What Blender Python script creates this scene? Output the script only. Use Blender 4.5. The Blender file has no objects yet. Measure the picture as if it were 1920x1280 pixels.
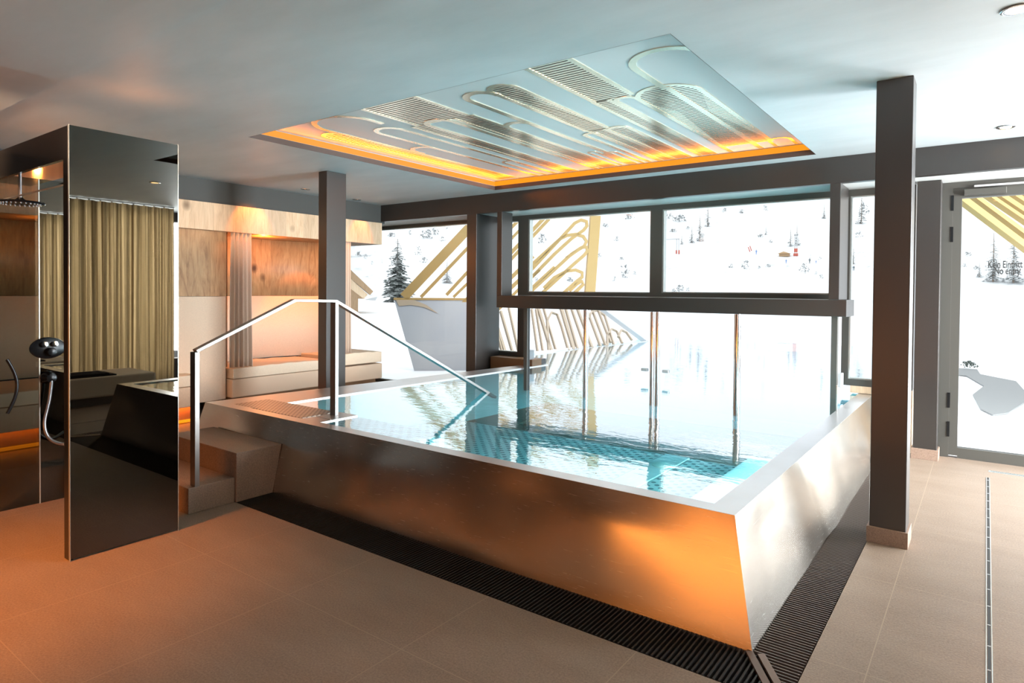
import bpy, bmesh, math, random
from mathutils import Vector, Matrix, noise as mnoise
random.seed(7)
sc = bpy.context.scene
C = sc.collection
PI = math.pi

# ------------------------------------------------------------------ camera
F, CX, CY, YAW, PITCH, ROLL = 1187.25, 1000.4, 566.12, -.620955, .0161582, .0086256
EYE = Vector((0, 0, 1.4))
def cam_axes():
    cy, sy = math.cos(YAW), math.sin(YAW)
    right = Vector((cy, -sy, 0)); fwd = Vector((sy, cy, 0)); up = Vector((0, 0, 1))
    f2 = fwd*math.cos(PITCH) - up*math.sin(PITCH); u2 = up*math.cos(PITCH) + fwd*math.sin(PITCH)
    r3 = right*math.cos(ROLL) + u2*math.sin(ROLL); u3 = u2*math.cos(ROLL) - right*math.sin(ROLL)
    return r3, u3, f2
RX, UX, FX = cam_axes()
def ray(px, py):
    return RX*((px-CX)/F) - UX*((py-CY)/F) + FX
def on_y(px, py, Y):
    d = ray(px, py); return EYE + d*((Y-EYE.y)/d.y)
def terrain(x, y):
    r = math.hypot(x, y)
    z = 0.0
    if r > 14: z += .28*min(1, (r-14)/10)
    if r > 120: z += (r-120)*.3 + 2.0*math.sin(x*.05)*min(1, (r-120)/80)
    return z
def on_ground(px, py):
    d = ray(px, py); t = 6.0
    while t < 500:
        p = EYE + d*t
        if p.z <= terrain(p.x, p.y): break
        t += .25
    return Vector((p.x, p.y, terrain(p.x, p.y)))
cam = bpy.data.objects.new('camera', bpy.data.cameras.new('camera')); C.objects.link(cam)
m = Matrix.Identity(4)
for i, a in enumerate((RX, UX, -FX)):
    for j in range(3): m[j][i] = a[j]
m.translation = EYE
cam.matrix_world = m
cam.data.sensor_width = 36; cam.data.lens = F/1920*36
cam.data.shift_x = (960-CX)/1920; cam.data.shift_y = (CY-640)/1920
cam.data.clip_end = 2000
sc.camera = cam
# ------------------------------------------------------------------ world and light
w = bpy.data.worlds.new('overcast'); sc.world = w; w.use_nodes = True
wn = w.node_tree.nodes; wl = w.node_tree.links
bgn = wn['Background']
tc = wn.new('ShaderNodeTexCoord'); sx = wn.new('ShaderNodeSeparateXYZ'); wl.new(tc.outputs['Generated'], sx.inputs[0])
rp = wn.new('ShaderNodeValToRGB'); wl.new(sx.outputs['Z'], rp.inputs[0])
rp.color_ramp.elements[0].color = (.80, .84, .90, 1); rp.color_ramp.elements[1].color = (1.0, 1.03, 1.08, 1)
wl.new(rp.outputs[0], bgn.inputs[0]); bgn.inputs[1].default_value = 1.85
sc.view_settings.view_transform = 'Standard'; sc.view_settings.look = 'None'
sc.view_settings.gamma = 1; sc.view_settings.use_curve_mapping = False
sc.view_settings.exposure = 0.22
def area(name, loc, rot, sx_, sy_, power, col=(1, 1, 1), spread=PI):
    l = bpy.data.lights.new(name, 'AREA'); l.shape = 'RECTANGLE'; l.size = sx_; l.size_y = sy_
    l.energy = power; l.color = col; l.spread = spread
    o = bpy.data.objects.new(name, l); C.objects.link(o); o.location = loc; o.rotation_euler = rot
    return o
def spot(name, loc, power, col, angle=90, blend=.6, size=.03, target=None):
    l = bpy.data.lights.new(name, 'SPOT'); l.energy = power; l.color = col
    l.spot_size = math.radians(angle); l.spot_blend = blend; l.shadow_soft_size = size
    o = bpy.data.objects.new(name, l); C.objects.link(o); o.location = loc
    if target:
        d = Vector(target) - Vector(loc); o.rotation_euler = d.to_track_quat('-Z', 'Y').to_euler()
    return o
def point(name, loc, power, col, size=.05):
    l = bpy.data.lights.new(name, 'POINT'); l.energy = power; l.color = col; l.shadow_soft_size = size
    o = bpy.data.objects.new(name, l); C.objects.link(o); o.location = loc
    return o
ORANGE = (1, .30, .05); WARM = (1, .62, .32); AMBER = (1, .22, .008)
# added area lamps out of view, boosting daylight from the right and the facade
area('daylight_boost_right', (4.2, 5.0, 1.6), (0, PI/2, 0), 2.6, 3.2, 1750, (.93, .97, 1))
area('daylight_boost_facade', (-2.8, 7.6, 4.6), (math.radians(-50), 0, 0), 8.0, 2.4, 160, (.95, .98, 1))
area('daylight_boost_snow', (3.0, 8.4, .7), (math.radians(-105), 0, math.radians(25)), 3.6, 1.4, 760, (.92, .97, 1))  # added bounce light beyond the door side, lifts the ceiling
# warm lamps and added fills
area('pool_fill', (-.962, 4.2, .22), (0, PI/2, 0), .22, 2.4, 85, (1, .97, .93))  # added fill hidden by the rim, brightens the basin under water
spot('floor_lamp_left', (-3.6, .3, 2.5), 430, ORANGE, 74, 1, .1, (-3.9, .75, 0))
spot('floor_lamp_back', (-1.6, -.6, 2.5), 24, ORANGE, 110, .9, .1, (-1.8, .4, 0))
spot('floor_fill_middle', (-2.3, .3, 2.5), 22, (1, .42, .14), 105, 1, .1, (-2.5, .9, 0))  # added warm fill from out of view, tints the floor
area('back_wall_wash', (-2.2, -3.2, .15), (math.radians(150), 0, 0), 3.6, .3, 60, ORANGE)
point('shower_top_glow', (-4.25, 1.75, 2.34), 1.8, ORANGE, .1)

# ------------------------------------------------------------------ materials
def mat(name, base=(.5, .5, .5), rough=.6, metal=0, spec=.5, **kw):
    M = bpy.data.materials.new(name); M.use_nodes = True
    b = M.node_tree.nodes['Principled BSDF']
    b.inputs['Base Color'].default_value = (*base, 1); b.inputs['Roughness'].default_value = rough
    b.inputs['Metallic'].default_value = metal; b.inputs['Specular IOR Level'].default_value = spec
    for k, v in kw.items(): b.inputs[k.replace('_', ' ')].default_value = v
    return M
def N(M, t, **kw):
    n = M.node_tree.nodes.new(t)
    for k, v in kw.items():
        if k.startswith('i_'): n.inputs[k[2:].replace('_', ' ')].default_value = v
        else: setattr(n, k, v)
    return n
def L(M, a, b): M.node_tree.links.new(a, b)
def B(M): return M.node_tree.nodes['Principled BSDF']
def pos(M, scale=(1, 1, 1), rot=(0, 0, 0)):
    g = N(M, 'ShaderNodeNewGeometry'); mp = N(M, 'ShaderNodeMapping')
    mp.inputs['Scale'].default_value = scale; mp.inputs['Rotation'].default_value = rot
    L(M, g.outputs['Position'], mp.inputs[0]); return mp.outputs[0]
def noise(M, scale=5, detail=4, rough=.55, vec=None, dist=0):
    n = N(M, 'ShaderNodeTexNoise'); n.inputs['Scale'].default_value = scale
    n.inputs['Detail'].default_value = detail; n.inputs['Roughness'].default_value = rough
    n.inputs['Distortion'].default_value = dist
    L(M, vec if vec is not None else pos(M), n.inputs['Vector']); return n.outputs['Fac']
def ramp(M, fac, stops):
    r = N(M, 'ShaderNodeValToRGB'); e = r.color_ramp.elements
    while len(e) < len(stops): e.new(.5)
    for i, (p, c) in enumerate(stops):
        e[i].position = p; e[i].color = (*c, 1) if len(c) == 3 else c
    L(M, fac, r.inputs[0]); return r.outputs[0]
def bump(M, h, strength=.3, dist=.01, prev=None):
    b = N(M, 'ShaderNodeBump'); b.inputs['Strength'].default_value = strength; b.inputs['Distance'].default_value = dist
    L(M, h, b.inputs['Height'])
    if prev is not None: L(M, prev, b.inputs['Normal'])
    return b.outputs[0]
def setn(M, n): L(M, n, B(M).inputs['Normal'])
def setc(M, c): L(M, c, B(M).inputs['Base Color'])
def mixc(M, fac, a, b, mode='MIX'):
    n = N(M, 'ShaderNodeMix', data_type='RGBA', blend_type=mode)
    for s, v in ((0, fac), (6, a), (7, b)):
        if hasattr(v, 'links') or hasattr(v, 'is_output'): L(M, v, n.inputs[s])
        else: n.inputs[s].default_value = v if s == 0 else (*v, 1)
    return n.outputs[2]
def emis(name, col, s):
    M = mat(name, (0, 0, 0)); B(M).inputs['Emission Color'].default_value = (*col, 1)
    B(M).inputs['Emission Strength'].default_value = s; return M

def stone(name, a, b, joints=False):
    M = mat(name, a, .55, spec=.35)
    n1 = noise(M, 2.2, 6, .65, pos(M, (1, 2.5, 1))); n2 = noise(M, 120, 3, .7)
    c = ramp(M, n1, [(.3, a), (.7, b)])
    c = mixc(M, .35, c, ramp(M, n2, [(.35, tuple(x*.55 for x in a)), (.65, tuple(min(1, x*1.35) for x in b))]))
    nb = bump(M, noise(M, 45, 5, .7, pos(M, (1, 2.2, 1))), .35, .004)
    if joints:
        g = N(M, 'ShaderNodeNewGeometry'); s = N(M, 'ShaderNodeSeparateXYZ'); L(M, g.outputs['Position'], s.inputs[0])
        def line(out, off, period, hw):
            a1 = N(M, 'ShaderNodeMath', operation='ADD'); L(M, out, a1.inputs[0]); a1.inputs[1].default_value = off
            a2 = N(M, 'ShaderNodeMath', operation='PINGPONG'); L(M, a1.outputs[0], a2.inputs[0]); a2.inputs[1].default_value = period/2
            a3 = N(M, 'ShaderNodeMath', operation='LESS_THAN'); L(M, a2.outputs[0], a3.inputs[0]); a3.inputs[1].default_value = hw
            return a3.outputs[0]
        l1 = line(s.outputs['X'], .338, .75, .0022); l2 = line(s.outputs['Y'], -2.6+.9*10, .9, .0018)
        mx = N(M, 'ShaderNodeMath', operation='MAXIMUM'); L(M, l1, mx.inputs[0]); L(M, l2, mx.inputs[1])
        c = mixc(M, mx.outputs[0], c, (.31, .235, .17))
    setc(M, c); setn(M, nb)
    return M
m_floor = stone('floor_stone', (.205, .150, .110), (.265, .200, .152), True)
m_step = stone('step_stone', (.20, .145, .11), (.27, .20, .15))
m_plinth = stone('plinth_stone', (.24, .16, .12), (.30, .21, .16))

m_ceil = mat('ceiling_plaster', (.36, .365, .36), .55, spec=.4)
setc(m_ceil, ramp(m_ceil, noise(m_ceil, 1.3, 5, .6, pos(m_ceil, (1, 3, 1))), [(.3, (.41, .455, .475)), (.7, (.48, .525, .545))]))
setn(m_ceil, bump(m_ceil, noise(m_ceil, 60, 4, .7), .12, .003))
m_panel = mat('recess_plaster', (.50, .52, .53), .42, spec=.5)
m_dark = mat('anthracite_paint', (.022, .019, .017), .36, spec=.9)
m_wall = mat('dark_wall_paint', (.052, .056, .054), .6)
m_beam_under = mat('light_soffit_paint', (.55, .56, .55), .6)
m_black = mat('black_rubber', (.012, .011, .010), .55)
m_frame = mat('grey_window_frame', (.07, .068, .06), .4, spec=.5)
m_lip = mat('recess_lip', (.07, .05, .045), .5)
m_backwall = mat('rear_wood_wall', (.24, .13, .06), .5)
m_wallr = mat('rear_dark_wall', (.04, .03, .025), .6)

def steel(name, col, rough, wav=.0, sc_=1.0, brush=(1, 1, 60)):
    M = mat(name, col, rough, 1.0)
    n = None
    r = ramp(M, noise(M, 9, 4, .6, pos(M, brush)), [(.3, (rough*.9,)*3), (.7, (rough*1.1,)*3)])
    L(M, r, B(M).inputs['Roughness'])
    if wav: setn(M, bump(M, noise(M, sc_, 1.0, .3, pos(M, (1, 1, .45)), .4), 1.0, wav))
    return M
m_steel = steel('brushed_steel', (.64, .60, .54), .25)
m_rail = steel('handrail_steel', (.27, .265, .26), .38)
m_rim = steel('rim_steel', (.74, .73, .72), .34)
m_inner = mat('basin_steel', (.80, .84, .84), .5)
def perf(name, base, hole, scale, rough, metal):
    M = mat(name, base, rough, metal)
    v = N(M, 'ShaderNodeTexVoronoi'); v.inputs['Scale'].default_value = scale; v.inputs['Randomness'].default_value = 0
    L(M, pos(M, (1, 1, 0), (0, 0, .785)), v.inputs['Vector'])
    c = ramp(M, v.outputs['Distance'], [(.24, hole), (.30, base)]); setc(M, c)
    return M
m_perf = perf('perforated_steel', (.55, .50, .44), (.10, .08, .06), 34, .35, .8)
m_perf2 = perf('perforated_bench', (.82, .86, .86), (.10, .18, .20), 15, .5, 0)

m_brass = mat('polished_brass', (.95, .87, .68), .24, .85)
m_brassout = mat('outdoor_brass', (.45, .29, .11), .5, .2)
m_brasspale = mat('pale_brass', (.42, .33, .24), .5, .2)

# water: fresnel reflection over tinted clear water
def water_mat():
    M = bpy.data.materials.new('pool_water'); M.use_nodes = True; nt = M.node_tree
    nt.nodes.remove(nt.nodes['Principled BSDF']); out = nt.nodes['Material Output']
    g = N(M, 'ShaderNodeBsdfGlossy'); g.inputs['Roughness'].default_value = .02; g.inputs['Color'].default_value = (.97, .98, 1, 1)
    t = N(M, 'ShaderNodeBsdfTransparent'); t.inputs['Color'].default_value = (.30, .84, .95, 1)
    fr = N(M, 'ShaderNodeLayerWeight'); fr.inputs['Blend'].default_value = .5
    b = bump(M, noise(M, 7, 3, .5, pos(M, (1, 2.2, 1)), .6), .4, .0022)
    b = bump(M, noise(M, 1.6, 2, .5, pos(M, (1, 1.6, 1)), .3), .4, .005, b)
    L(M, b, g.inputs['Normal']); L(M, b, fr.inputs['Normal'])
    rf = ramp(M, fr.outputs['Facing'], [(.0, (.05,)*3), (.45, (.12,)*3), (.62, (.29,)*3), (.74, (.52,)*3), (.88, (.90,)*3)])
    mx = N(M, 'ShaderNodeMixShader'); L(M, rf, mx.inputs[0]); L(M, t.outputs[0], mx.inputs[1]); L(M, g.outputs[0], mx.inputs[2])
    L(M, mx.outputs[0], out.inputs['Surface']); return M
m_water = water_mat()
def glass_mat(name, tint=(.96, .98, .97), ior=1.25):
    M = bpy.data.materials.new(name); M.use_nodes = True; nt = M.node_tree
    nt.nodes.remove(nt.nodes['Principled BSDF']); out = nt.nodes['Material Output']
    g = N(M, 'ShaderNodeBsdfGlossy'); g.inputs['Roughness'].default_value = .01
    t = N(M, 'ShaderNodeBsdfTransparent'); t.inputs['Color'].default_value = (*tint, 1)
    fr = N(M, 'ShaderNodeFresnel'); fr.inputs['IOR'].default_value = ior
    mx = N(M, 'ShaderNodeMixShader'); L(M, fr.outputs[0], mx.inputs[0]); L(M, t.outputs[0], mx.inputs[1]); L(M, g.outputs[0], mx.inputs[2])
    L(M, mx.outputs[0], out.inputs['Surface']); return M
m_glass = glass_mat('window_glass'); m_glass_teal = glass_mat('screen_glass', (.95, .97, .98), 1.2)
m_smoke = glass_mat('smoked_glass', (.42, .44, .42), 1.45)
m_mirror = mat('black_mirror_glass', (.088, .087, .080), .015, 1.0)
m_blackgloss = mat('black_gloss', (.008, .008, .008), .12, spec=.6)
m_edge = mat('glass_edge', (.55, .58, .56), .2, .6)

def wood(name, c1, c2, c3, grain=(1.2, 1.2, .22), knots=True):
    M = mat(name, c1, .5, spec=.3)
    f = noise(M, 7, 6, .62, pos(M, grain), 2.2); g = noise(M, 60, 3, .7, pos(M, (grain[0], grain[1], grain[2]*.4)))
    c = ramp(M, f, [(.28, c3), (.45, c1), (.68, c2)])
    c = mixc(M, .22, c, ramp(M, g, [(.35, tuple(x*.6 for x in c3)), (.65, c2)]))
    if knots:
        v = N(M, 'ShaderNodeTexVoronoi'); v.inputs['Scale'].default_value = 2.6; L(M, pos(M, (1, 1, .8)), v.inputs['Vector'])
        k = ramp(M, v.outputs['Distance'], [(.05, (1, 1, 1)), (.16, (0, 0, 0))])
        c = mixc(M, k, c, tuple(x*.35 for x in c3))
    # plank tone
    vp = N(M, 'ShaderNodeTexVoronoi', voronoi_dimensions='1D'); vp.inputs['Scale'].default_value = 4.2
    g2 = N(M, 'ShaderNodeNewGeometry'); s = N(M, 'ShaderNodeSeparateXYZ'); L(M, g2.outputs['Position'], s.inputs[0]); L(M, s.outputs['Y'], vp.inputs['W'])
    bw = N(M, 'ShaderNodeRGBToBW'); L(M, vp.outputs['Color'], bw.inputs[0])
    c = mixc(M, .5, c, ramp(M, bw.outputs[0], [(.2, (.72, .72, .72)), (.8, (1.15, 1.12, 1.08))]), 'MULTIPLY')
    setc(M, c); setn(M, bump(M, g, .1, .002)); return M
m_oak = wood('pale_oak', (.66, .50, .34), (.76, .60, .43), (.54, .38, .24))
m_oakdk = wood('knotty_oak', (.40, .23, .11), (.52, .33, .17), (.22, .11, .05))
m_timber = wood('chalet_timber', (.42, .27, .15), (.5, .34, .2), (.3, .18, .09), knots=False)
def fabric(name, c, sc_=220, b=.5):
    M = mat(name, c, .9, spec=.15); n = noise(M, sc_, 3, .7)
    setc(M, ramp(M, n, [(.3, tuple(x*.8 for x in c)), (.7, tuple(min(1, x*1.12) for x in c))]))
    setn(M, bump(M, n, b, .004)); return M
m_fab = fabric('beige_boucle', (.74, .58, .44)); m_cush = fabric('cream_cushion', (.80, .67, .52), 300, .3)
m_curt = fabric('taupe_curtain', (.68, .56, .46), 400, .3)
m_lounge = fabric('sand_upholstery', (.78, .68, .54)); m_lbase = mat('grey_base', (.16, .15, .14), .7)
m_towel = fabric('black_towel', (.02, .022, .025), 300, .8)
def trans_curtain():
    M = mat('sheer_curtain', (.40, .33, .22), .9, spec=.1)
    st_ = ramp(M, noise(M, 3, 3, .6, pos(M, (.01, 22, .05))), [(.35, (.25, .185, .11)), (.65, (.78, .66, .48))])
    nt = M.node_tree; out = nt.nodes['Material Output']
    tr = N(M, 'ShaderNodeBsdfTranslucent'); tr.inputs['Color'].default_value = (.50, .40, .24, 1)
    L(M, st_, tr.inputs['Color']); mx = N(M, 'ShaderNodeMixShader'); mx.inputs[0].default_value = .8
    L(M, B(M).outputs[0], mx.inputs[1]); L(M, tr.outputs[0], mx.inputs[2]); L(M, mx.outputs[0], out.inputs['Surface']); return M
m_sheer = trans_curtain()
m_chrome = mat('chrome', (.8, .8, .8), .12, 1); m_blackmetal = mat('black_metal', (.02, .022, .024), .25, .6)
m_hose = mat('metal_hose', (.25, .25, .26), .3, .9)
m_snow = mat('snow', (.80, .81, .83), .8, spec=.2)
setc(m_snow, ramp(m_snow, noise(m_snow, .35, 5, .6), [(.3, (.76, .775, .80)), (.6, (.84, .845, .85))]))
m_hill = mat('snow_slope', (.82, .83, .84), .9, spec=.1)
hv = noise(m_hill, .045, 4, .6); hw = noise(m_hill, .35, 6, .75)
hc = ramp(m_hill, hv, [(.50, (0, 0, 0)), (.64, (1, 1, 1))]); hd = ramp(m_hill, hw, [(.55, (0, 0, 0)), (.66, (1, 1, 1))])
setc(m_hill, mixc(m_hill, mixc(m_hill, 1.0, hc, hd, 'MULTIPLY'), (.70, .71, .72), (.34, .35, .35)))
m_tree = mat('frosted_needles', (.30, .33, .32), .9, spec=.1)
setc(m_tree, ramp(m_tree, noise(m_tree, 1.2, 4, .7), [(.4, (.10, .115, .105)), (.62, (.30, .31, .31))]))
m_treefar = mat('hazy_needles', (.50, .52, .52), .9, spec=.1)  # distance haze mixed into the snowy greys
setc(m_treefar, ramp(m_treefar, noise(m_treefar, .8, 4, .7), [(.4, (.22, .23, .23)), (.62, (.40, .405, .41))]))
m_treedoor = mat('hazed_needles', (.40, .41, .41), .9, spec=.1)  # paler still, haze put into the colour
m_trunk = mat('bark', (.25, .20, .16), .9)
m_red = mat('red_paint', (.45, .10, .07), .6); m_grey = mat('grey_metal', (.45, .46, .47), .5); m_blue = mat('blue_suit', (.15, .25, .5), .7)
m_dgrey = mat('dark_suit', (.12, .14, .15), .7)
m_wet = mat('wet_asphalt', (.20, .203, .205), .7)
m_print = mat('black_print', (.02, .02, .02), .6)
m_board = mat('snowy_sheet_metal', (.66, .68, .72), .55, .15)
setc(m_board, ramp(m_board, noise(m_board, .9, 3, .5), [(.35, (.42, .43, .46)), (.65, (.36, .375, .42))]))
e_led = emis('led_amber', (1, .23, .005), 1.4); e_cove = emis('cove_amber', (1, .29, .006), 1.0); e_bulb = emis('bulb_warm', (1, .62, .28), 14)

# ------------------------------------------------------------------ mesh helpers
def bm_new(): return bmesh.new()
def box(bm, x0, x1, y0, y1, z0, z1):
    v = [bm.verts.new(p) for p in ((x0,y0,z0),(x1,y0,z0),(x1,y1,z0),(x0,y1,z0),(x0,y0,z1),(x1,y0,z1),(x1,y1,z1),(x0,y1,z1))]
    for f in ((0,3,2,1),(4,5,6,7),(0,1,5,4),(1,2,6,5),(2,3,7,6),(3,0,4,7)): bm.faces.new([v[i] for i in f])
    return v
def hexa(bm, pts):                                   # 4 bottom points, 4 top points, same order
    v = [bm.verts.new(p) for p in pts]
    for f in ((0,3,2,1),(4,5,6,7),(0,1,5,4),(1,2,6,5),(2,3,7,6),(3,0,4,7)): bm.faces.new([v[i] for i in f])
def prism(bm, poly, n, t):                           # planar polygon in 3-D, thickened by t along n
    n = Vector(n)
    a = [bm.verts.new(p) for p in poly]; b = [bm.verts.new(Vector(p)+n*t) for p in poly]
    k = len(poly)
    bm.faces.new(a); bm.faces.new(b[::-1])
    for i in range(k): bm.faces.new((a[i], b[i], b[(i+1) % k], a[(i+1) % k]))
def bar(bm, p, q, w, h, up=(0, 0, 1)):
    p = Vector(p); q = Vector(q); d = (q-p).normalized(); u = Vector(up)
    s = d.cross(u); s = s.normalized() if s.length > 1e-6 else Vector((1, 0, 0)); u = s.cross(d).normalized()
    c = [s*(a*w/2)+u*(b*h/2) for a, b in ((-1,-1),(1,-1),(1,1),(-1,1))]
    hexa(bm, [p+x for x in c]+[q+x for x in c])
def tube(bm, pts, r, n=10, cap=True):
    pts = [Vector(p) for p in pts]; rings = []; prev = None
    for i, p in enumerate(pts):
        d = (pts[min(i+1, len(pts)-1)]-pts[max(i-1, 0)]).normalized()
        if prev is None: a = d.orthogonal().normalized()
        else: a = (prev-d*prev.dot(d)).normalized()
        prev = a; b = d.cross(a); rr = r[i] if isinstance(r, (list, tuple)) else r
        rings.append([bm.verts.new(p+(a*math.cos(2*PI*k/n)+b*math.sin(2*PI*k/n))*rr) for k in range(n)])
    for A, Bq in zip(rings, rings[1:]):
        for k in range(n): bm.faces.new((A[k], A[(k+1) % n], Bq[(k+1) % n], Bq[k]))
    if cap: bm.faces.new(rings[0][::-1]); bm.faces.new(rings[-1])
def lathe(bm, c, prof, n=24, axis='z'):
    rings = []
    for r, h in prof:
        ring = []
        for k in range(n):
            a = 2*PI*k/n; u, v = r*math.cos(a), r*math.sin(a)
            p = (u, v, h) if axis == 'z' else ((h, u, v) if axis == 'x' else (u, h, v))
            ring.append(bm.verts.new(Vector(c)+Vector(p)))
        rings.append(ring)
    for A, Bq in zip(rings, rings[1:]):
        for k in range(n): bm.faces.new((A[k], A[(k+1) % n], Bq[(k+1) % n], Bq[k]))
    bm.faces.new(rings[0][::-1]); bm.faces.new(rings[-1])
def base_of(bm):
    bm.verts.ensure_lookup_table()
    xs = [v.co.x for v in bm.verts]; ys = [v.co.y for v in bm.verts]; zs = [v.co.z for v in bm.verts]
    return Vector(((min(xs)+max(xs))/2, (min(ys)+max(ys))/2, min(zs)))
def wloc(o):
    v = Vector(o.location)
    while o.parent: o = o.parent; v = v + o.location
    return v
def obj(name, bm, m_, parent=None, smooth=False, bevel=0, seg=2):
    bmesh.ops.recalc_face_normals(bm, faces=bm.faces)
    b = base_of(bm); off = wloc(parent) if parent else b
    bmesh.ops.translate(bm, verts=bm.verts, vec=-b)
    me = bpy.data.meshes.new(name); bm.to_mesh(me); bm.free()
    if isinstance(m_, (list, tuple)):
        for q in m_: me.materials.append(q)
    else: me.materials.append(m_)
    if smooth:
        for p in me.polygons: p.use_smooth = True
        me.set_sharp_from_angle(angle=math.radians(50))
    o = bpy.data.objects.new(name, me); C.objects.link(o)
    if parent: o.parent = parent; o.location = b-off
    else: o.location = b
    if bevel:
        md = o.modifiers.new('bevel', 'BEVEL'); md.width = bevel; md.segments = seg; md.limit_method = 'ANGLE'
    return o
def tag(o, label, cat, group=None, kind=None):
    o['label'] = label; o['category'] = cat
    if group: o['group'] = group
    if kind: o['kind'] = kind
    return o
def thing(name, loc, label, cat, group=None):
    o = bpy.data.objects.new(name, None); C.objects.link(o); o.location = loc; o.empty_display_size = .1
    return tag(o, label, cat, group)
def struct(name, bm=None, m_=None, loc=None, label=None, **kw):
    if bm is not None: o = obj(name, bm, m_, **kw)
    else:
        o = bpy.data.objects.new(name, None); C.objects.link(o); o.location = loc
    o['kind'] = 'structure'
    if label: o['label'] = label; o['category'] = name.split('_')[0]
    return o
def bx(*a):
    bm = bm_new()
    if isinstance(a[0], (tuple, list)):
        for q in a: box(bm, *q)
    else: box(bm, *a)
    return bm

# ------------------------------------------------------------------ setting
CZ = 2.6
bm = bm_new(); box(bm, -8, 3.0, -4, 6.62, -.12, 0)
# the floor keeps clear of the basin and the grate channel
bm.free(); bm = bx((-8, 3.0, -4, 2.235, -.12, 0), (-.53, 3.0, 2.235, 6.62, -.12, 0), (-9.3, -4.05, 2.235, 6.62, -.12, 0), (-4.05, -.53, 2.235, 6.62, -.14, -.03))
struct('floor', bm, m_floor, label='large beige stone floor tiles around the raised steel pool')
# ceiling with the recess opening
RX0, RX1, RY0, RY1 = -4.76, -1.21, 2.76, 5.845
bm = bx((-9.3, RX0, 1.375, 6.7, CZ, CZ+.3), (RX1, 3.0, 1.375, 6.7, CZ, CZ+.3), (RX0, RX1, 1.375, RY0, CZ, CZ+.3), (RX0, RX1, RY1, 6.7, CZ, CZ+.3))
struct('ceiling', bm, m_ceil, label='smooth grey plaster ceiling around the lit recess')
struct('ceiling', bx(-8, 3.0, -4, 1.375, CZ-.025, CZ+.3), m_ceil, label='darker lower ceiling strip nearest the viewer')
struct('wall_left', bx((-7.9, -7.75, -4, 5.5, 0, CZ+.1), (-9.3, -7.9, 5.35, 5.5, 0, CZ+.1), (-9.35, -9.2, 5.5, 6.7, 0, CZ+.1)), m_wall, label='dark wall on the left behind the seating alcoves')
struct('wall_back', bx((-8, -4.3, -4, -3.85, 0, CZ+.1), (.2, 3.0, -4, -3.85, 0, .5)), m_wallr, label='dark wall behind the viewer')
struct('wall_back', bx((-4.3, .2, -4, -3.8, 0, CZ+.1)), m_backwall, label='wooden wall behind the viewer')
struct('wall_right', bx((2.85, 3.0, -4, 6.6, 0, .3), (2.85, 3.0, -4, 6.6, 2.45, CZ+.1), (2.85, 3.0, -4, 2.3, 0, CZ)), m_wallr, label='right wall with the long window band')
# upper bulkhead strip above the alcoves
struct('wall_alcove', bx(-7.75, -6.98, .2, 6.1, 2.345, CZ), m_wall, label='dark bulkhead strip between the oak canopy and ceiling')
# beam above the windows
struct('trim_1', bx(-9.2, 3.0, 6.03, 6.10, 2.37, CZ), m_dark, label='long dark beam above the windows')
struct('trim_2', bx(-9.2, 3.0, 6.10, 6.62, 2.372, 2.42), m_beam_under, label='pale soffit between the beam and window heads')
YW = 6.55
def frame(name, x0, x1, z0, z1, label, ft=.06, y=YW, pane=True, fl=None, fr=None, fb=None):
    r = struct(name, loc=((x0+x1)/2, y, z0), label=label)
    fl = ft if fl is None else fl; fr = ft if fr is None else fr; fb = ft if fb is None else fb
    obj('window_frame', bx((x0, x0+fl, y-.05, y+.05, z0, z1), (x1-fr, x1, y-.05, y+.05, z0, z1), (x0+fl, x1-fr, y-.05, y+.05, z1-ft, z1), (x0+fl, x1-fr, y-.05, y+.05, z0, z0+fb)), m_frame, r)
    g = .012
    obj('glazing_bead', bx((x0+fl, x0+fl+g, y-.035, y+.035, z0+fb, z1-ft), (x1-fr-g, x1-fr, y-.035, y+.035, z0+fb, z1-ft), (x0+fl+g, x1-fr-g, y-.035, y+.035, z1-ft-g, z1-ft), (x0+fl+g, x1-fr-g, y-.035, y+.035, z0+fb, z0+fb+g)), m_edge, r)
    if pane: obj('pane', bx(x0+fl, x1-fr, y-.006, y+.006, z0+fb, z1-ft), m_glass, r)
    return r
frame('window_1', -9.2, -5.62, .0, 2.372, 'floor to ceiling window left of the dark wall pier', .045)
frame('window_2', -5.44, -4.80, .555, 2.372, 'tall narrow window right of the dark wall pier', .06, fr=.10)
frame('window_3', -4.80, -2.985, 1.345, 2.372, 'left upper window over the hanging transom', .05, fr=.07, fl=.06)
frame('window_4', -2.985, -1.10, 1.345, 2.372, 'right upper window over the hanging transom', .055, fr=.10, fl=.07)
frame('window_5', -1.10, -.52, .555, 2.372, 'narrow window between pool and right column', .06)
struct('wall_window', bx((-5.62, -5.44, 6.45, 6.64, 0, 2.372), (-5.44, -4.55, 6.50, 6.64, .49, .555), (-5.44, -4.82, 6.50, 6.64, -.02, .489)), m_dark, label='dark wall pieces beside and below the narrow left window')
struct('wall_window', bx((-1.02, -.52, 6.50, 6.64, .49, .555), (-.70, -.52, 6.50, 6.64, 0, .489)), m_oak, label='pale wall piece below the narrow right window')
struct('trim_3', bx(-5.18, -4.52, 6.30, 6.50, .0, .565), m_backwall, label='brown wooden box below the narrow left window')
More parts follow.
